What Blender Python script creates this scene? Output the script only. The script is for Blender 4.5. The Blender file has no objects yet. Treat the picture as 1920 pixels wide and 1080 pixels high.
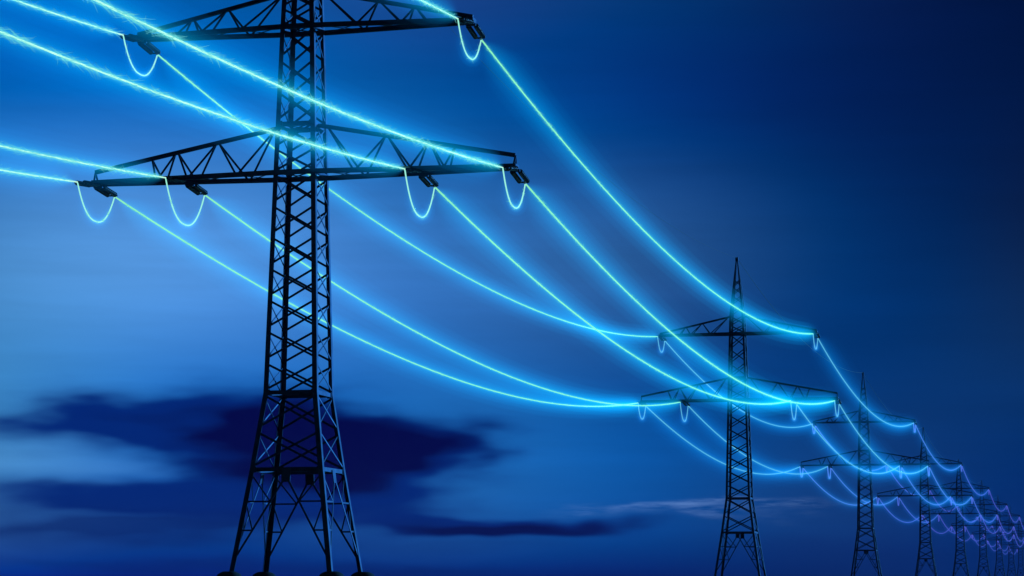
import bpy, bmesh, math, random
from mathutils import Vector, Matrix

S = bpy.context.scene
COL = S.collection
R = math.radians

# ------------------------------------------------------------------ camera
cam = bpy.data.cameras.new("camera")
cam.sensor_width = 36.0
cam.lens = 36.0 * 4594.1 / 1920.0
cam.clip_start = 0.5
cam.clip_end = 20000.0
co = bpy.data.objects.new("camera", cam)
COL.objects.link(co)
co.location = (0, 0, 0)
co.rotation_euler = (R(90 + 6.846), 0, 0)
S.camera = co

# ------------------------------------------------------------------ render / exposure
S.view_settings.view_transform = 'Standard'
S.view_settings.look = 'None'
S.view_settings.exposure = 0.0
S.view_settings.gamma = 1.0
S.view_settings.use_curve_mapping = False
S.render.engine = 'CYCLES'
cy = S.cycles
cy.max_bounces = 3
cy.diffuse_bounces = 1
cy.glossy_bounces = 2
cy.transmission_bounces = 1
cy.volume_bounces = 0
cy.transparent_max_bounces = 400
cy.sample_clamp_indirect = 1.0
cy.use_denoising = True
cy.caustics_reflective = False
cy.caustics_refractive = False

# ------------------------------------------------------------------ sky (dusk)
# the line: pylons stand in a row running away to the right
YAW = R(13.25)
ARM = Vector((math.cos(YAW), -math.sin(YAW), 0))     # along the crossarms, to the right
LINE = Vector((math.sin(YAW), math.cos(YAW), 0))     # away along the power line
SUN_DIR = (ARM * 0.75 + LINE * 0.65 + Vector((0, 0, 0.10))).normalized()
SUN_EL = math.asin(SUN_DIR.z)
SUN_AZ = math.atan2(SUN_DIR.x, SUN_DIR.y)

SKY=[ (-12.79,13.47,0.0080,0.0274,0.1790),
(-12.69,10.09,-0.0163,0.0359,0.1638),
(-12.61,6.93,0.0462,0.1144,0.1885),
(-12.54,4.01,-0.0510,-0.0406,0.0787),
(-12.48,2.07,0.1421,0.3541,0.2896),
(-12.44,0.14,-0.0875,-0.2234,-0.0253),
(-7.98,13.67,-0.0031,0.0736,0.1964),
(-7.92,10.24,-0.0220,-0.0255,0.0698),
(-7.87,7.03,0.1158,0.2550,0.4157),
(-7.82,4.07,-0.1069,-0.1546,-0.1158),
(-7.79,2.10,0.0643,0.0889,0.2997),
(-7.76,0.14,-0.0319,-0.0369,-0.1451),
(-3.06,13.78,0.0164,-0.0004,0.0696),
(-3.03,10.32,-0.0099,0.0464,0.1069),
(-3.01,7.09,0.0093,0.0437,0.1923),
(-2.99,4.10,-0.0171,-0.0174,0.0390),
(-2.98,2.11,0.0513,0.1821,0.1939),
(-2.97,0.14,-0.0260,-0.1047,-0.0282),
(1.91,13.79,0.0006,0.0366,0.0881),
(1.90,10.33,-0.0132,-0.0311,0.0389),
(1.88,7.09,0.0406,0.1180,0.1806),
(1.87,4.10,-0.0322,-0.1321,-0.2130),
(1.86,2.12,0.0211,0.2075,0.5743),
(1.86,0.14,-0.0146,-0.1199,-0.2927),
(6.85,13.70,0.0027,0.0027,0.0410),
(6.80,10.26,0.0007,0.0018,-0.0092),
(6.76,7.05,-0.0103,0.0044,0.0918),
(6.71,4.08,-0.0007,-0.0044,-0.0099),
(6.69,2.10,0.0116,0.0256,0.0306),
(6.66,0.14,-0.0039,-0.0028,0.0367),
(12.42,13.48,-0.0014,0.0010,0.0072),
(12.33,10.10,-0.0000,0.0046,0.0354),
(12.25,6.94,0.0048,-0.0019,-0.0277),
(12.18,4.01,0.0032,0.0342,0.1159),
(12.13,2.07,-0.0076,-0.0265,-0.0408),
(12.08,0.14,0.0021,0.0195,0.0899) ]

w = bpy.data.worlds.new("World")
S.world = w
w.use_nodes = True
nt = w.node_tree
nt.nodes.clear()
N = nt.nodes
Lk = nt.links


def val(sock, v):
    if isinstance(v, (int, float)):
        sock.default_value = v
    elif isinstance(v, tuple):
        sock.default_value = v
    else:
        Lk.new(v, sock)


def math_(op, a, b=None, c=None, clamp=False):
    n = N.new('ShaderNodeMath')
    n.operation = op
    n.use_clamp = clamp
    val(n.inputs[0], a)
    if b is not None:
        val(n.inputs[1], b)
    if c is not None:
        val(n.inputs[2], c)
    return n.outputs[0]


def vmath(op, a, b=None, scale=None):
    n = N.new('ShaderNodeVectorMath')
    n.operation = op
    val(n.inputs[0], a)
    if b is not None:
        val(n.inputs[1], b)
    if scale is not None:
        val(n.inputs['Scale'], scale)
    return n.outputs[0]


tc = N.new('ShaderNodeTexCoord')
sep = N.new('ShaderNodeSeparateXYZ')
Lk.new(tc.outputs['Generated'], sep.inputs[0])
AZ = math_('MULTIPLY', math_('ARCTAN2', sep.outputs[0], sep.outputs[1]), 57.29578)
EL = math_('MULTIPLY', math_('ARCSINE', sep.outputs[2]), 57.29578)


def comb(x, y, z=0.0):
    n = N.new('ShaderNodeCombineXYZ')
    val(n.inputs[0], x)
    val(n.inputs[1], y)
    val(n.inputs[2], z)
    return n.outputs[0]


def noise(u, v, su, sv, off, detail=3.0, rough=0.5):
    n = N.new('ShaderNodeTexNoise')
    n.noise_dimensions = '2D'
    Lk.new(comb(math_('MULTIPLY_ADD', u, su, off), math_('MULTIPLY_ADD', v, sv, off * 1.7)), n.inputs['Vector'])
    n.inputs['Scale'].default_value = 1.0
    n.inputs['Detail'].default_value = detail
    n.inputs['Roughness'].default_value = rough
    return n.outputs[0]


def gauss(u, v, cu, cv, su, sv):
    a = math_('MULTIPLY_ADD', u, 1.0 / su, -cu / su)
    b = math_('MULTIPLY_ADD', v, 1.0 / sv, -cv / sv)
    q = math_('MULTIPLY_ADD', a, a, math_('MULTIPLY', b, b))
    return math_('EXPONENT', math_('MULTIPLY', q, -1.0))


# smooth twilight glow: broad soft lobes of colour over the sky
base = None
for (cu, cv, r, g, b) in SKY:
    gf = gauss(AZ, EL, cu, cv, 5.2, 3.4)
    c = vmath('SCALE', (r, g, b), scale=gf)
    base = c if base is None else vmath('ADD', base, c)
base = vmath('MAXIMUM', base, (0.0, 0.0, 0.0))
# faint deep blue everywhere else
base = vmath('ADD', base, (0.0002, 0.0012, 0.006))
# soft horizontal streaking of the thin high cloud
st = noise(AZ, EL, 0.10, 1.1, 3.1, 4.0, 0.55)
st2 = noise(AZ, EL, 0.35, 4.0, 9.4, 3.0, 0.55)
fac = math_('ADD', math_('MULTIPLY_ADD', st, 0.22, 0.89), math_('MULTIPLY_ADD', st2, 0.10, -0.05))
base = vmath('SCALE', base, scale=fac)

# clouds: wind-drawn banks
wu = noise(AZ, EL, 0.45, 1.6, 5.0, 2.0, 0.45)
wv = noise(AZ, EL, 0.30, 1.2, 21.0, 2.0, 0.45)
U = math_('ADD', AZ, math_('MULTIPLY_ADD', wu, 2.6, -1.3))
V = math_('ADD', EL, math_('MULTIPLY_ADD', wv, 0.9, -0.45))


def px(x, y):
    f = 4594.1
    p = R(6.846)
    a = (x - 960) / f
    u = (540 - y) / f
    Y = math.cos(p) - u * math.sin(p)
    Z = math.sin(p) + u * math.cos(p)
    n = math.sqrt(a * a + Y * Y + Z * Z)
    return math.degrees(math.atan2(a, Y)), math.degrees(math.asin(Z / n))


PD = 80.2
# wedge and shelves of brighter sky at the left (sky positions in degrees)
def blobs(lst):
    m = None
    for (x, y, sx, sy, a) in lst:
        cu, cv = px(x, y)
        g = math_('MULTIPLY', gauss(U, V, cu, cv, sx / PD, sy / PD), a)
        m = g if m is None else math_('ADD', m, g)
    return m


def sstep(x, e0, e1):
    n = N.new('ShaderNodeMapRange')
    n.interpolation_type = 'SMOOTHSTEP'
    val(n.inputs[0], x)
    n.inputs[1].default_value = e0
    n.inputs[2].default_value = e1
    n.inputs[3].default_value = 0.0
    n.inputs[4].default_value = 1.0
    return n.outputs[0]


def mix(f, a, b):
    n = N.new('ShaderNodeMix')
    n.data_type = 'RGBA'
    val(n.inputs[0], f)
    val(n.inputs[6], a)
    val(n.inputs[7], b)
    return n.outputs[2]


pale = blobs([(1250, 957, 120, 9, 1.0), (1350, 946, 90, 7, .7), (1480, 941, 80, 9, .45), (1310, 972, 90, 7, .6)])
base = vmath('ADD', base, vmath('SCALE', (0.075, 0.115, 0.185), scale=math_('MULTIPLY', pale, sstep(noise(AZ, EL, 0.9, 7.0, 51.0, 4.0, 0.6), 0.30, 0.72))))
wedge = blobs([(20, 855, 190, 36, 1.0), (200, 880, 170, 16, .5)])
base = vmath('ADD', base, vmath('SCALE', (0.020, 0.050, 0.08), scale=wedge))

grain = noise(AZ, EL, 0.5, 2.6, 33.0, 4.0, 0.6)
dk = blobs([(560, 836, 220, 76, 1.25), (430, 806, 190, 48, .8), (190, 800, 230, 36, .95), (300, 757, 170, 24, .7),
            (780, 840, 155, 54, 1.1), (620, 915, 190, 48, .85),
            (200, 936, 330, 28, .9), (500, 950, 220, 42, .65),
            (950, 988, 190, 16, 1.25), (850, 978, 180, 13, .8), (250, 730, 240, 34, .22)])
dk = math_('ADD', dk, math_('MULTIPLY_ADD', grain, 0.16, -0.08))
dmask = sstep(dk, -0.02, 0.95)
base = mix(dmask, base, (0.0004, 0.018, 0.165, 1))
core = blobs([(565, 836, 180, 66, 1.25), (765, 836, 130, 40, 1.0), (450, 800, 100, 30, .7), (640, 890, 90, 34, .6),
              (945, 988, 175, 14, 1.25), (330, 757, 120, 13, .30), (270, 775, 180, 12, .2)])
core = math_('ADD', core, math_('MULTIPLY_ADD', grain, 0.20, -0.10))
base = mix(sstep(core, 0.05, 0.95), base, (0.0006, 0.0006, 0.052, 1))
low = blobs([(140, 995, 330, 40, .50), (480, 980, 340, 36, .40), (1300, 1075, 700, 25, .35), (330, 1062, 330, 22, .55), (1560, 1030, 330, 26, .30), (760, 1072, 180, 16, .45), (230, 985, 260, 16, .35), (880, 1020, 200, 14, .25)])
base = mix(math_('MINIMUM', low, 0.8), base, (0.0008, 0.010, 0.11, 1))

skyt = N.new('ShaderNodeTexSky')
skyt.sky_type = 'NISHITA'
skyt.sun_disc = False
skyt.sun_elevation = R(-5.0)          # the sun itself is already down
skyt.sun_rotation = SUN_AZ
skyc = vmath('MULTIPLY', skyt.outputs[0], (0.002, 0.008, 0.02))
bg = N.new('ShaderNodeBackground')
Lk.new(vmath('ADD', base, skyc), bg.inputs[0])
bg.inputs[1].default_value = 1.04
ow = N.new('ShaderNodeOutputWorld')
Lk.new(bg.outputs[0], ow.inputs[0])

# last cold light low on the right
sl = bpy.data.lights.new("sun", 'SUN')
sl.energy = 4.2
sl.angle = R(3.0)
sl.color = (0.08, 0.42, 1.0)
so = bpy.data.objects.new("sun", sl)
COL.objects.link(so)
so.rotation_euler = SUN_DIR.to_track_quat('Z', 'Y').to_euler()
so.location = SUN_DIR * 300


# ------------------------------------------------------------------ materials
def new_mat(name):
    m = bpy.data.materials.new(name)
    m.use_nodes = True
    return m, m.node_tree, m.node_tree.nodes['Principled BSDF']


def surface(name, c1, c2, scale, rough, metal=0.0, bump=0.0):
    m, t, p = new_mat(name)
    nz = t.nodes.new('ShaderNodeTexNoise')
    nz.inputs['Scale'].default_value = scale
    nz.inputs['Detail'].default_value = 6
    tcn = t.nodes.new('ShaderNodeTexCoord')
    t.links.new(tcn.outputs['Object'], nz.inputs['Vector'])
    cr = t.nodes.new('ShaderNodeValToRGB')
    cr.color_ramp.elements[0].color = (*c1, 1)
    cr.color_ramp.elements[1].color = (*c2, 1)
    cr.color_ramp.elements[0].position = .35
    cr.color_ramp.elements[1].position = .65
    t.links.new(nz.outputs[0], cr.inputs[0])
    t.links.new(cr.outputs[0], p.inputs['Base Color'])
    p.inputs['Roughness'].default_value = rough
    p.inputs['Metallic'].default_value = metal
    p.inputs['Specular IOR Level'].default_value = 0.3
    if bump:
        b = t.nodes.new('ShaderNodeBump')
        b.inputs['Strength'].default_value = bump
        t.links.new(nz.outputs[0], b.inputs['Height'])
        t.links.new(b.outputs[0], p.inputs['Normal'])
    return m


STEEL = surface("weathered_galvanised_steel", (0.028, 0.046, 0.08), (0.046, 0.076, 0.13), 1.3, 0.50, 1.0)
GLASSY = surface("dark_glazed_insulator", (0.030, 0.028, 0.030), (0.05, 0.045, 0.045), 3.0, 0.25)
CONC = surface("foundation_concrete", (0.025, 0.025, 0.028), (0.05, 0.05, 0.055), 4.0, 0.9, 0, 0.3)
GRASS = surface("dark_meadow", (0.02, 0.035, 0.012), (0.045, 0.06, 0.02), 0.35, 0.95, 0, 0.4)
WIRE = surface("dull_earth_wire", (0.10, 0.11, 0.12), (0.16, 0.17, 0.18), 2.0, 0.6)


def emit_mat(name, col):
    m = bpy.data.materials.new(name)
    m.use_nodes = True
    t = m.node_tree
    t.nodes.clear()
    e = t.nodes.new('ShaderNodeEmission')
    e.inputs[0].default_value = (*col, 1)
    e.inputs[1].default_value = 1.0
    o = t.nodes.new('ShaderNodeOutputMaterial')
    t.links.new(e.outputs[0], o.inputs['Surface'])
    m.cycles.emission_sampling = 'NONE'
    return m


def glow_mat(name, col):
    """an added emissive shell for the halo of light round a cable: emission per metre, nothing on the surface"""
    m = bpy.data.materials.new(name)
    m.use_nodes = True
    t = m.node_tree
    t.nodes.clear()
    mx = max(max(col), 1e-9)
    e = t.nodes.new('ShaderNodeEmission')
    e.inputs[0].default_value = (col[0] / mx, col[1] / mx, col[2] / mx, 1)
    e.inputs[1].default_value = mx
    o = t.nodes.new('ShaderNodeOutputMaterial')
    t.links.new(e.outputs[0], o.inputs['Volume'])
    m.cycles.homogeneous_volume = True
    return m


class Glow:
    """radial falloff built from nested homogeneous shells (Abel inverse of soft gaussians)"""

    def __init__(self, name, lobes, n, rmax, gain=1.0):
        e = lambda r: [gain * sum(a[c] / (s * math.sqrt(math.pi)) * math.exp(-(r / s) ** 2) for a, s in lobes) for c in range(3)]
        rmin = min(s for a, s in lobes) * 0.35
        self.radii = [rmin * (rmax / rmin) ** (k / (n - 1)) for k in range(n)]
        mids = [(([0] + self.radii)[k] + self.radii[k]) / 2 for k in range(n)]
        vals = [e(r) for r in mids] + [[0, 0, 0]]
        self.mats = [glow_mat("%s_halo" % name, [max(0, vals[k][c] - vals[k + 1][c]) for c in range(3)]) for k in range(n)]


# ------------------------------------------------------------------ mesh helpers
class MB:
    def __init__(self):
        self.v = []
        self.f = []
        self.m = []

    def prism(self, p, q, u, v, centred=True):
        p, q, u, v = Vector(p), Vector(q), Vector(u), Vector(v)
        if centred:
            cs = [(-.5, -.5), (.5, -.5), (.5, .5), (-.5, .5)]
        else:
            cs = [(0, 0), (1, 0), (1, 1), (0, 1)]
        i = len(self.v)
        for base_ in (p, q):
            for a, b in cs:
                self.v.append(base_ + u * a + v * b)
        fs = [(0, 1, 5, 4), (1, 2, 6, 5), (2, 3, 7, 6), (3, 0, 4, 7), (3, 2, 1, 0), (4, 5, 6, 7)]
        if (q - p).dot(u.cross(v)) < 0:
            fs = [f[::-1] for f in fs]
        self.f += [tuple(i + k for k in f) for f in fs]
        self.m += [0] * 6
        return self

    def bar(self, p, q, wid, thk, normal):
        """flat bar from p to q: wid in the plane perpendicular to normal, thk along normal"""
        p, q, n = Vector(p), Vector(q), Vector(normal).normalized()
        d = (q - p).normalized()
        s = n.cross(d)
        if s.length < 1e-4:
            s = Vector((0, 0, 1)).cross(d)
        s.normalize()
        n2 = d.cross(s).normalized()
        return self.prism(p, q, s * wid, n2 * thk)

    def loft(self, rings, cap=True):
        i = len(self.v)
        k = len(rings[0])
        for r in rings:
            self.v += [Vector(p) for p in r]
        n = len(rings)
        fs = []
        for a in range(n - 1):
            for b in range(k):
                c = (b + 1) % k
                fs.append((i + a * k + b, i + a * k + c, i + (a + 1) * k + c, i + (a + 1) * k + b))
        if cap:
            fs.append(tuple(i + b for b in range(k - 1, -1, -1)))
            fs.append(tuple(i + (n - 1) * k + b for b in range(k)))
        self.f += fs
        self.m += [0] * len(fs)
        return self

    def tube(self, pts, r, sides=8, mat=0, cap=True):
        pts = [Vector(p) for p in pts]
        n = len(pts)
        rings = []
        for k in range(n):
            d = (pts[min(k + 1, n - 1)] - pts[max(k - 1, 0)]).normalized()
            ref = Vector((0, 0, 1)) if abs(d.z) < .95 else Vector((1, 0, 0))
            s = d.cross(ref).normalized()
            t = s.cross(d).normalized()
            rr = r[k] if isinstance(r, (list, tuple)) else r
            # counter-clockwise seen from the front of travel -> outward faces
            rings.append([pts[k] + s * (rr * math.cos(2 * math.pi * j / sides)) - t * (rr * math.sin(2 * math.pi * j / sides)) for j in range(sides)])
        f0 = len(self.f)
        self.loft(rings, cap)
        # make sure it faces outward
        a = self.f[f0]
        va = [self.v[x] for x in a]
        nrm = (va[1] - va[0]).cross(va[2] - va[0])
        cen = sum(va, Vector()) / 4
        axis = (pts[0] + pts[1]) / 2
        if nrm.dot(cen - axis) < 0:
            for x in range(f0, len(self.f)):
                self.f[x] = self.f[x][::-1]
        for x in range(f0, len(self.f)):
            self.m[x] = mat
        return self

    def lathe(self, p, q, prof, sides=12):
        """prof: list of (t along p->q in 0..1, radius)"""
        p, q = Vector(p), Vector(q)
        pts = [p.lerp(q, t) for t, r in prof]
        d = (q - p).normalized()
        ref = Vector((0, 0, 1)) if abs(d.z) < .9 else Vector((1, 0, 0))
        s = d.cross(ref).normalized()
        t_ = d.cross(s).normalized()
        rings = [[c + s * (r * math.cos(2 * math.pi * j / sides)) + t_ * (r * math.sin(2 * math.pi * j / sides)) for j in range(sides)] for c, (tt, r) in zip(pts, prof)]
        return self.loft(rings)

    def build(self, name, mat, parent=None, smooth=False):
        me = bpy.data.meshes.new(name)
        me.from_pydata([tuple(v) for v in self.v], [], self.f)
        for m in (mat if isinstance(mat, (list, tuple)) else [mat]):
            me.materials.append(m)
        if isinstance(mat, (list, tuple)):
            me.polygons.foreach_set('material_index', self.m)
        if smooth:
            me.polygons.foreach_set('use_smooth', [True] * len(me.polygons))
        me.update()
        o = bpy.data.objects.new(name, me)
        COL.objects.link(o)
        if parent is not None:
            o.parent = parent
        return o


def tag(o, label, cat, group=None):
    o['label'] = label
    o['category'] = cat
    if group:
        o['group'] = group
    return o


# ------------------------------------------------------------------ ground: a meadow rising gently to the pylon row
FOOT = 0.6616            # level of the foundation tops above the eye
GZ = FOOT - 0.46


def ground_z(x, y):
    t = min(1.0, max(0.0, (y - 60) / 70.0))
    t = t * t * (3 - 2 * t)
    return -1.62 + (GZ + 1.62) * t


gm = MB()
xs = [-1600, -800, -400, -200, -100, -50, -25, 0, 25, 50, 100, 200, 400, 800, 1600]
ys = [-400, -200, -100, -50, -20, 0, 20, 40, 55] + list(range(60, 136, 5)) + [150, 200, 300, 450, 700, 1100, 1600, 2300]
for y in ys:
    for x in xs:
        gm.v.append(Vector((x, y, ground_z(x, y))))
k = len(xs)
for a in range(len(ys) - 1):
    for b in range(k - 1):
        gm.f.append((a * k + b, a * k + b + 1, (a + 1) * k + b + 1, (a + 1) * k + b))
        gm.m.append(0)
g = gm.build("ground", GRASS, None, True)
g['kind'] = 'structure'

# ------------------------------------------------------------------ the pylon
H, ZU, ZUT, ZL, ZLT, ZW, ZP = 46.0, 34.95, 37.59, 25.38, 28.70, 11.25, 6.37
WID = [(0, 6.67), (ZP, 4.81), (ZW, 3.55), (ZL, 2.81), (ZU, 2.275), (ZUT, 2.10), (H, 0.26)]


def width(z):
    for (z0, a), (z1, b) in zip(WID, WID[1:]):
        if z <= z1:
            return a + (b - a) * (z - z0) / (z1 - z0)
    return WID[-1][1]


def leg_size(z):
    return 0.32 if z < ZW else (0.32 - 0.02 * (z - ZW) / (ZUT - ZW) if z < ZUT else 0.34 - 0.205 * (z - ZUT) / (H - ZUT))


BASE = 0.46     # foundation tops above the empty
LU, LL = 11.4, 14.2
ZO = Vector((0, 0, BASE))
FACES = [((1, 0), (0, -1)), ((1, 0), (0, 1)), ((0, 1), (-1, 0)), ((0, 1), (1, 0))]   # in-plane axis, outward normal


def fp(face, s, z, inset=0.0, edge=0.0):
    """point on a tower face: s=-1..1 across, z height, inset from the face, edge pulled in from the corner"""
    (ax, ay), (nx, ny) = face
    h = width(z) / 2
    a = s * (h - edge)
    n = h - inset
    return Vector((ax * a + nx * n, ay * a + ny * n, z)) + ZO


def nrm(face):
    return Vector((face[1][0], face[1][1], 0))


def make_pylon():
    root = bpy.data.objects.new("lattice_pylon", None)
    COL.objects.link(root)
    # foundations
    for sa in (-1, 1):
        for sb in (-1, 1):
            m = MB()
            c = Vector((sa * 3.335, sb * 3.335, 0))
            prof = [(0, .86), (.35, .86), (.6, .82), (.8, .70), (.93, .52), (1, .36)]
            m.lathe(c + Vector((0, 0, -.35)), c + Vector((0, 0, BASE)), [(t, r) for t, r in prof], 20)
            m.build("foundation", CONC, root, True)
    # legs: rolled angles, lofted through every bend
    for sa in (-1, 1):
        for sb in (-1, 1):
            rings = []
            for z in (-.05, ZP, ZW, ZL, ZU, ZUT, H):
                h = width(z) / 2
                L = leg_size(z)
                t = .035
                o = Vector((sa * h, sb * h, z)) + ZO
                prof = [(0, 0), (-sa * L, 0), (-sa * L, -sb * t), (-sa * t, -sb * t), (-sa * t, -sb * L), (0, -sb * L)]
                r = [o + Vector((x, y, 0)) for x, y in prof]
                rings.append(r if sa * sb > 0 else r[::-1])
            MB().loft(rings).build("leg", STEEL, root)
    # lattice of flat bracing bars on each face
    panels = []

    def split(z0, z1, n, ratio=1.0):
        ws = [ratio ** i for i in range(n)]
        tot = sum(ws)
        z = z0
        for q in ws:
            panels.append((z, z + (z1 - z0) * q / tot))
            z += (z1 - z0) * q / tot
    split(ZP, ZW, 2, .93)
    split(ZW, ZL, 7)
    split(ZL, ZLT, 2)
    split(ZLT, ZU, 3)
    split(ZU, ZUT, 2)
    split(ZUT, 42.9, 4, .88)
    for face in FACES:
        m = MB()
        n = nrm(face)
        for (z0, z1) in panels:
            gz = min(.2, .09 * (z1 - z0) + .02)
            wd = .14 if z0 < ZUT else .12
            e = .13 if z0 < ZUT else .06
            if face[0][0] == 0:
                wd *= .7
            m.bar(fp(face, -1, z1 - gz, .055, e), fp(face, 1, z0 + gz, .055, e), wd, .035, n)
            m.bar(fp(face, 1, z1 - gz, .095, e), fp(face, -1, z0 + gz, .095, e), wd, .035, n)
        # splayed base: inverted V from the hanging plate to the feet, with stiffeners
        b0 = ZP - .78
        for s in (-1, 1):
            top = fp(face, s * .085, b0, .06)
            foot = fp(face, s, 0.75, .06, .16)
            m.bar(top, foot, .12, .04, n)
            dgn = lambda z: top.lerp(foot, (b0 - z) / (b0 - .75))
            for zh in (4.35, 2.55):
                m.bar(fp(face, s, zh, .06, .1), dgn(zh), .10, .04, n)
            m.bar(fp(face, s, ZP - .3, .10, .15), dgn(4.35), .09, .03, n)
            m.bar(fp(face, s, 4.35, .10, .15), dgn(2.55), .09, .03, n)
        m.build("face_bracing", STEEL, root)
    # horizontal ring girders
    for z, hgt in ((ZP, .26), (ZW, .26), (ZLT - .14, .30)):
        m = MB()
        for face in FACES:
            n = nrm(face)
            m.bar(fp(face, -1, z, .15, .30), fp(face, 1, z, .15, .30), hgt, .12, n)
            # end cleats onto the legs
            for s in (-1, 1):
                m.bar(fp(face, s, z, .068, .05), fp(face, s, z, .068, .42), hgt + .12, .03, n)
        rg = m.build("ring_girder", STEEL, root)
        if z == ZP:
            for face in FACES:
                h = MB()
                h.bar(fp(face, 0, z + .02, .06), fp(face, 0, z - .80, .06), .58, .05, nrm(face))
                h.build("hanging_plate", STEEL, rg)
    # plan bracing at the waist and the arms
    for z in (ZP, ZW, ZL, ZLT - .14, ZU):
        m = MB()
        h = width(z) / 2 - .2
        up = Vector((0, 0, 1))
        m.bar(Vector((-h, -h, z - .05)) + ZO, Vector((h, h, z - .05)) + ZO, .09, .05, up)
        m.bar(Vector((-h, h, z + .03)) + ZO, Vector((h, -h, z + .03)) + ZO, .09, .05, up)
        m.build("plan_bracing", STEEL, root)
    # crossarms
    for (zb, zt, L, nodes, tipup, lower) in (
            (ZL, ZLT - .12, LL, [(1, 1.75), (0, 3.95), (1, 5.75), (0, 7.4), (1, 8.55), (0, 9.6), (1, 10.35)], .74, True),
            (ZU, ZUT - .12, LU, [(1, 1.35), (0, 3.9), (1, 5.2), (0, 6.8), (1, 7.6), (0, 8.5)], .26, False)):
        hw = width(zb) / 2
        # yoke through the tower body that carries both arms
        for s in (-1, 1):
            m = MB()
            tipw = .34
            for sb in (-1, 1):
                p = Vector((0 if s > 0 else -.001, sb * (hw + .05), zb))
                q = Vector((s * (hw + .02), sb * (hw + .05), zb))
                r = Vector((s * L, sb * tipw, zb))
                m.prism(p + ZO, q + ZO, (0, 0, .315), (0, .195, 0))
                m.prism(q + ZO, r + ZO, (0, 0, .31), (0, .19, 0))
            # bottom side beam on the tower face, tip plate
            m.prism(Vector((s * hw, -hw + .3, zb)) + ZO, Vector((s * hw, hw - .3, zb)) + ZO, (0.10, 0, 0), (0, 0, .26))
            m.prism(Vector((s * (L + .04), -tipw - .12, zb)) + ZO, Vector((s * (L + .04), tipw + .12, zb)) + ZO, (.14, 0, 0), (0, 0, .30))
            # top chord
            ht = width(zt) / 2
            t0 = Vector((s * (ht - .04), 0, zt))
            t1 = Vector((s * L, 0, zb + tipup))
            m.bar(t0 + ZO, t1 + ZO, .25, .24, (0, 1, 0))
            arm = m.build("crossarm", STEEL, root)
            # web and lacing
            wb = MB()

            def lo(a, sb):
                tt = (a - hw) / (L - hw)
                return Vector((s * a, sb * (hw + .05 + (tipw - hw - .05) * tt - .03), zb + .10)) + ZO

            def hi(a):
                tt = (a - ht) / (L - ht)
                return t0.lerp(t1, tt) + ZO + Vector((0, 0, -.06))
            for (k0, a0), (k1, a1) in zip(nodes, nodes[1:]):
                for sb in (-1, 1):
                    ha, la = (a0, a1) if k0 else (a1, a0)
                    off = (.12 if k0 else -.12)
                    wb.bar(hi(ha + (.1 if k0 else -.1)), lo(la - off, sb), .13, .05, (0, 1, 0))
            if lower:
                for sb in (-1, 1):
                    wb.bar(t1 + ZO, Vector((s * (L - .05), sb * tipw, zb + .1)) + ZO, .12, .05, (0, 1, 0))
            lows = [hw] + [a for kk, a in nodes if kk == 0] + [(L + nodes[-1][1]) / 2, L - .1]
            dn = Vector((0, 0, -.10))
            for a0, a1 in zip(lows, lows[1:]):
                wb.bar(lo(a0, -1) + dn, lo(a1, 1) + dn, .075, .035, (0, 0, 1))
                wb.bar(lo(a0, 1) + dn * 1.5, lo(a1, -1) + dn * 1.5, .075, .035, (0, 0, 1))
            wb.build("arm_lattice", STEEL, arm)
    # peak cap with the earth-wire clamp
    m = MB()
    m.prism(Vector((0, 0, H - .45)) + ZO, Vector((0, 0, H + .1)) + ZO, (.42, 0, 0), (0, .42, 0))
    m.prism(Vector((0, -.45, H - .02)) + ZO, Vector((0, .45, H - .02)) + ZO, (.12, 0, 0), (0, 0, .14))
    m.build("peak_cap", STEEL, root)
    # tension insulators: twin strings either side of every hanging point
    for key, (a, zc, dz, bn, bf) in ATT.items():
        hwid = width(zc) / 2
        L = LU if key[0] == 'U' else LL
        half = hwid + .05 + (.34 - hwid - .05) * (min(abs(a), L) - hwid) / (L - hwid)
        for sgn, be in ((-1, bn), (1, bf)):
            m = MB()
            y0 = sgn * (half - .05)
            y1 = sgn * (be - .12)
            z0 = zc - .16
            z1 = zc + dz
            # hanger lug under the chord and yoke plate by the wire
            P = lambda t, da: Vector((a + da, y0 + (y1 - y0) * t, z0 + (z1 - z0) * t)) + ZO
            m.prism(Vector((a, y0, zc - .10)) + ZO, Vector((a, y0, zc - .26)) + ZO, (.62, 0, 0), (0, .16, 0))
            ins = m.build("insulator_hanger", STEEL, root)
            for da in (-.26, .26):
                sm = MB()
                prof = [(0, .035), (.03, .035)]
                nshed = 13
                for i in range(nshed):
                    t = .05 + .87 * i / nshed
                    d = .87 / nshed
                    prof += [(t, .085), (t + d * .28, .165), (t + d * .72, .165), (t + d, .085)]
                prof += [(.95, .035), (1.0, .035)]
                sm.lathe(P(.05, da), P(.93, da), prof, 12)
                sm.build("insulator_string", GLASSY, ins, True)
            ym = MB()
            ym.prism(P(.93, -.34), P(.93, .34), (0, .12, 0), (0, 0, .09))
            ym.prism(P(.93, 0), P(1.05, 0), (.10, 0, 0), (0, 0, .08))
            ym.build("yoke_plate", STEEL, ins)
    return root


# hanging points: arm position, chord level, wire drop, reach of near and far strings
ATT = {
    'UL': (-11.22, ZU, -.42, 2.95, 3.05),
    'UR': (11.20, ZU, -.55, 3.05, 3.0),
    'LO': (-14.12, ZL, -.40, 3.1, 3.1),
    'LI': (-7.92, ZL, -.42, 3.5, 3.6),
    'RI': (7.95, ZL, -.48, 3.6, 3.55),
    'RO': (14.10, ZL, -.55, 3.05, 3.15),
}
SPAN = 201.62
P1 = Vector((-13.5925, 156.0, FOOT - BASE))
NP = 10


def at(n, a, b, z):
    """world point from pylon number, arm offset, along-line offset, height above foundation tops"""
    return P1 + LINE * ((n - 1) * SPAN + b) + ARM * a + Vector((0, 0, z + BASE))


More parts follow.
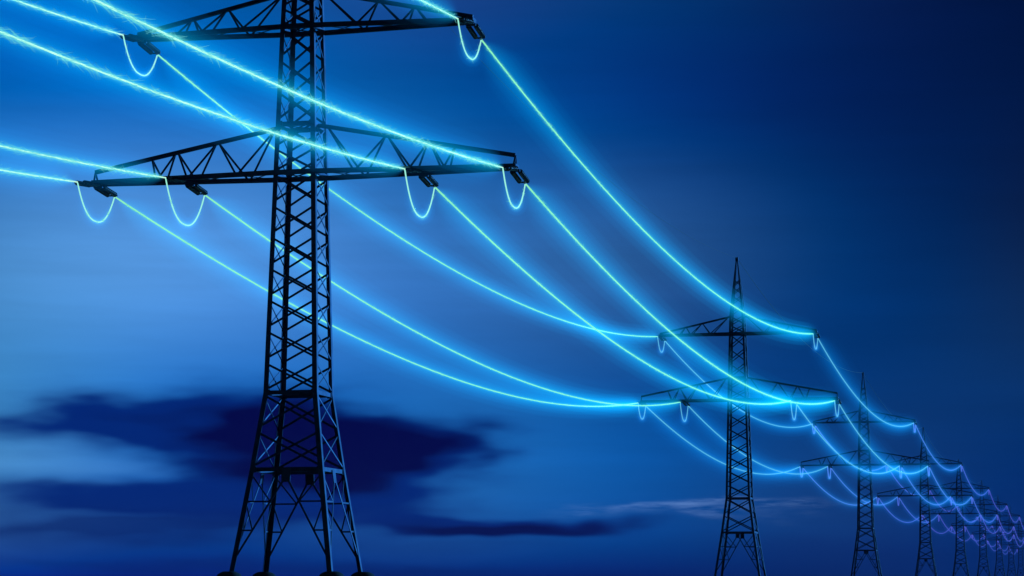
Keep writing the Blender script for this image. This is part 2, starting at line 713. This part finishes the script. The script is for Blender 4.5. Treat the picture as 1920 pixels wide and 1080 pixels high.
ORD = ['', 'nearest', 'second', 'third', 'fourth', 'fifth', 'sixth', 'seventh', 'eighth', 'ninth', 'tenth']
PLAB = {
    1: "nearest and tallest black lattice pylon, its top cut off by the photo's upper edge",
    2: "second black lattice pylon in the row, whole spire showing, bright cyan cables crossing it",
    3: "third lattice pylon in the row, dark navy, standing right behind the second one",
    4: "fourth lattice pylon in the receding row, its spire between third and fifth",
    5: "fifth lattice pylon in the receding row, violet tinged, behind the fourth",
    6: "sixth lattice pylon in the receding row, small and hazy, behind the fifth",
    7: "seventh lattice pylon in the receding row, small and hazy, behind the sixth",
    8: "eighth lattice pylon in the receding row, tiny, close to the right edge",
    9: "ninth lattice pylon in the receding row, tiny and faint at the right edge",
    10: "farthest tenth lattice pylon, faintest of the row, leaving the right edge",
}
proto = make_pylon()
for n in range(1, NP + 1):
    if n == 1:
        o = proto
    else:
        o = proto.copy()
        COL.objects.link(o)
        for ch in list(proto.children):
            c = ch.copy()
            COL.objects.link(c)
            c.parent = o
            for gch in ch.children:
                d = gch.copy()
                COL.objects.link(d)
                d.parent = c
    o.location = P1 + LINE * ((n - 1) * SPAN)
    o.rotation_euler = (0, 0, -YAW)
    tag(o, PLAB[n], "pylon", "lattice pylons standing in a receding row")

# ------------------------------------------------------------------ glowing cables
POS = {'UL': "upper left arm", 'UR': "upper right arm", 'LO': "outer end of lower left arm", 'LI': "middle of lower left arm",
       'RI': "middle of lower right arm", 'RO': "outer end of lower right arm"}
# per span: core colour, core radius, lobes (peak colour, width), max radius, shells
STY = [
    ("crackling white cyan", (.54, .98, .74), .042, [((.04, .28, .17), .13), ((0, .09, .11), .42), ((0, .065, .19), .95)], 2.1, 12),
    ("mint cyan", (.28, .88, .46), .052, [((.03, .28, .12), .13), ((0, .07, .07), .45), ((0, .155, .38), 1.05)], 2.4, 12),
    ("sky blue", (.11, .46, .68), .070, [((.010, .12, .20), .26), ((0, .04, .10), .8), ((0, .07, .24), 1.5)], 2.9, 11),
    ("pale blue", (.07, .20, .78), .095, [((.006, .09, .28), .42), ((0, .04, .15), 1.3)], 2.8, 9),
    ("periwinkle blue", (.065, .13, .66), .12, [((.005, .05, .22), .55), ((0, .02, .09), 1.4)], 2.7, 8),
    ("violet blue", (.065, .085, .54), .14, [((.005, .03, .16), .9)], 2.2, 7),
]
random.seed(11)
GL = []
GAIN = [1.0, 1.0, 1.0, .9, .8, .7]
COREM = []
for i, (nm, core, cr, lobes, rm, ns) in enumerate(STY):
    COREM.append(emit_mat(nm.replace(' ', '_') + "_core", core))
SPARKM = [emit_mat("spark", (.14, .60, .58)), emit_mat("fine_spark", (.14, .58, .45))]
JG = [Glow("jumper_halo", [((.01, .09, .10), .14), ((0, .03, .09), .45)], 6, .95),
      Glow("far_jumper_halo", [((.004, .04, .10), .25), ((0, .015, .06), .6)], 5, 1.2)]
SAG = 4.98
for k in range(NP):
    # the halo, put in as emissive shells, is seen at a slant along the row: strength per metre for each span
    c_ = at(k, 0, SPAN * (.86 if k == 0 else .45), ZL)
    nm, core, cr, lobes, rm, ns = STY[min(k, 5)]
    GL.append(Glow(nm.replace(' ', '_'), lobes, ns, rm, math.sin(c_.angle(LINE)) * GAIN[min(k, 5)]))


def wire_pts(p, q, sag, n):
    out = []
    for i in range(n + 1):
        t = i / n
        out.append(p.lerp(q, t) - Vector((0, 0, 4 * sag * t * (1 - t))))
    return out


def glow_mesh(pts, gl, sides=14, length=0):
    m = MB()
    n = len(pts) - 1
    for k, r in enumerate(gl.radii):
        if length:
            # rounded, drawn-out ends
            tap = min(1.5 + 5.0 * r, length * .3)
            us = [0, .08, .18, .3, .44, .6, .78, 1.0]
            ss = [u * tap for u in us] + [tap + (length - 2 * tap) * j / 26 for j in range(1, 26)] + [length - u * tap for u in us[::-1]]
            pp, rr = [], []
            for q in ss:
                x = min(max(q / length * n, 0), n - 1e-6)
                i = int(x)
                pp.append(pts[i].lerp(pts[i + 1], x - i))
                e = min(1.0, min(q, length - q) / tap)
                rr.append(r * (.03 + .97 * math.sin(e * math.pi / 2) ** 1.0))
            m.tube(pp, rr, sides, k)
        else:
            m.tube(pts, r, sides, k)
    return m


def sparks(pts_f, t0, t1, count, reach, length, rad):
    m = MB()
    # discharge gathers in clumps along the wire
    clumps = [random.uniform(t0, t1) for _ in range(max(6, count // 14))]
    for _ in range(count):
        t = random.gauss(random.choice(clumps), (t1 - t0) * .006) if random.random() < .75 else random.uniform(t0, t1)
        if not t0 < t < t1:
            continue
        p = pts_f(t)
        d = (pts_f(t + .002) - p).normalized()
        if random.random() < .4:
            d = -d
        ref = Vector((0, 0, 1))
        s1 = d.cross(ref).normalized()
        s2 = s1.cross(d)
        ph = random.uniform(0, 2 * math.pi)
        out = s1 * math.cos(ph) + s2 * math.sin(ph)
        h = reach * random.random() ** 1.6
        ln = length * random.uniform(.35, 1.2)
        ph2 = ph + random.uniform(-1.2, 1.2)
        out2 = s1 * math.cos(ph2) + s2 * math.sin(ph2)
        pl = []
        st = random.uniform(0, .45) * h
        for i in range(5):
            u = i / 4
            jit = Vector((random.gauss(0, 1), random.gauss(0, 1), random.gauss(0, 1))) * (.05 * h if 0 < i else 0)
            pl.append(p + d * (ln * u) + out * (st + (h - st) * u ** .9) + out2 * (h * .5 * u * u) + jit)
        m.tube(pl, [rad, rad, rad * .8, rad * .6, rad * .25], 3, 0)
    return m


CG = "glowing cables strung from pylon to pylon"
for k in range(0, NP):
    sty = min(k, 5)
    nm, core, cr, lobes, rm, ns = STY[sty]
    for key in ATT:
        a, zc, dz, bn, bf = ATT[key]
        p = at(k, a, bf, zc + dz)
        q = at(k + 1, a, -bn, zc + dz)
        nseg = 60 if k < 2 else 36
        pts = wire_pts(p, q, SAG, nseg)
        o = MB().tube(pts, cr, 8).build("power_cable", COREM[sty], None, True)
        if k == 0:
            lab = "white cyan cable from photo's edge to nearest pylon's %s" % POS[key]
        else:
            lab = "%s cable between %s and %s pylons, %s" % (nm, ORD[k], ORD[k + 1], POS[key])
        tag(o, lab, "cable", CG)
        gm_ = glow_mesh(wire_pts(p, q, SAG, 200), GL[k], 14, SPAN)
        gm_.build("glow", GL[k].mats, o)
        if k < 2:
            fpt = lambda t, p=p, q=q: p.lerp(q, t) - Vector((0, 0, 4 * SAG * t * (1 - t)))
            if k == 0:
                s = sparks(fpt, .60, .995, 2300, .26, 1.35, .0088)
            else:
                s = sparks(fpt, .006, .97, 2300, .17, 1.1, .0090)
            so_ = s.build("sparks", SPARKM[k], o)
            so_['kind'] = 'stuff'

# jumper loops under every hanging point
JCORE = emit_mat('bright_jumper_core', (.34, .92, .74))
DEP = {'UL': 1.95, 'UR': 1.85, 'LO': 2.1, 'LI': 2.5, 'RI': 2.45, 'RO': 2.0}
for n in range(1, NP + 1):
    sty = min(max(n, 1), 5)
    mcore = JCORE if n == 1 else COREM[sty]
    jr = .046 if n == 1 else (.06 if n == 2 else min(.05 * n, .16) * .8)
    for key in ATT:
        a, zc, dz, bn, bf = ATT[key]
        pts = []
        for i in range(25):
            t = -1 + 2 * i / 24
            pts.append(at(n, a, (bf + bn) / 2 * t + (bf - bn) / 2, zc + dz - .02 - DEP[key] * (1 - abs(t) ** 2.4)))
        o = MB().tube(pts, jr, 8).build("jumper_cable", mcore, None, True)
        colr = "mint cyan" if n == 1 else ("pale blue" if n == 2 else "faint violet blue")
        tag(o, "%s jumper loop hanging on %s pylon, %s" % (colr, ORD[n], POS[key]), "cable", "jumper loops hanging under the crossarms")
        if n <= 3:
            j = JG[0] if n == 1 else JG[1]
            glow_mesh(pts, j, 12, 7.0).build("glow", j.mats, o)
        if n == 1:
            import bisect

            def fpt(t, pts=pts):
                x = min(max(t, 0), .9999) * 24
                i = int(x)
                return pts[i].lerp(pts[i + 1], x - i) if i < 24 else pts[24]
            s = sparks(fpt, .05, .95, 90, .16, .40, .010)
            ss = s.build("sparks", SPARKM[1], o)
            ss['kind'] = 'stuff'

# earth wires along the peaks
for k in range(1, NP):
    p = at(k, 0, .4, H)
    q = at(k + 1, 0, -.4, H)
    o = MB().tube(wire_pts(p, q, 4.2, 40), .014 if k == 1 else .03, 6).build("earth_wire", WIRE, None, True)
    tag(o, "thin dark earth wire running from %s pylon's peak to %s pylon's peak" % (ORD[k], ORD[k + 1]), "wire", "earth wires along the pylon peaks")

# ------------------------------------------------------------------ dusk haze over the whole place
HZ = 0.00004
m = bpy.data.materials.new("dusk_haze")
m.use_nodes = True
t = m.node_tree
t.nodes.clear()
pv = t.nodes.new('ShaderNodeVolumePrincipled')
pv.inputs['Color'].default_value = (.95, .58, 1.0, 1)
pv.inputs['Density'].default_value = HZ
pv.inputs['Anisotropy'].default_value = 0.0
om = t.nodes.new('ShaderNodeOutputMaterial')
t.links.new(pv.outputs[0], om.inputs['Volume'])
m.cycles.homogeneous_volume = True
hb = MB()
hb.prism((-1610, 950, -2.7), (1610, 950, -2.7), (0, 2740, 0), (0, 0, 0))
hb = MB()
hb.prism((0, 950, -2.7), (0, 950, 60.0), (3220, 0, 0), (0, 2720, 0))
h = hb.build("haze", m)
h['kind'] = 'stuff'
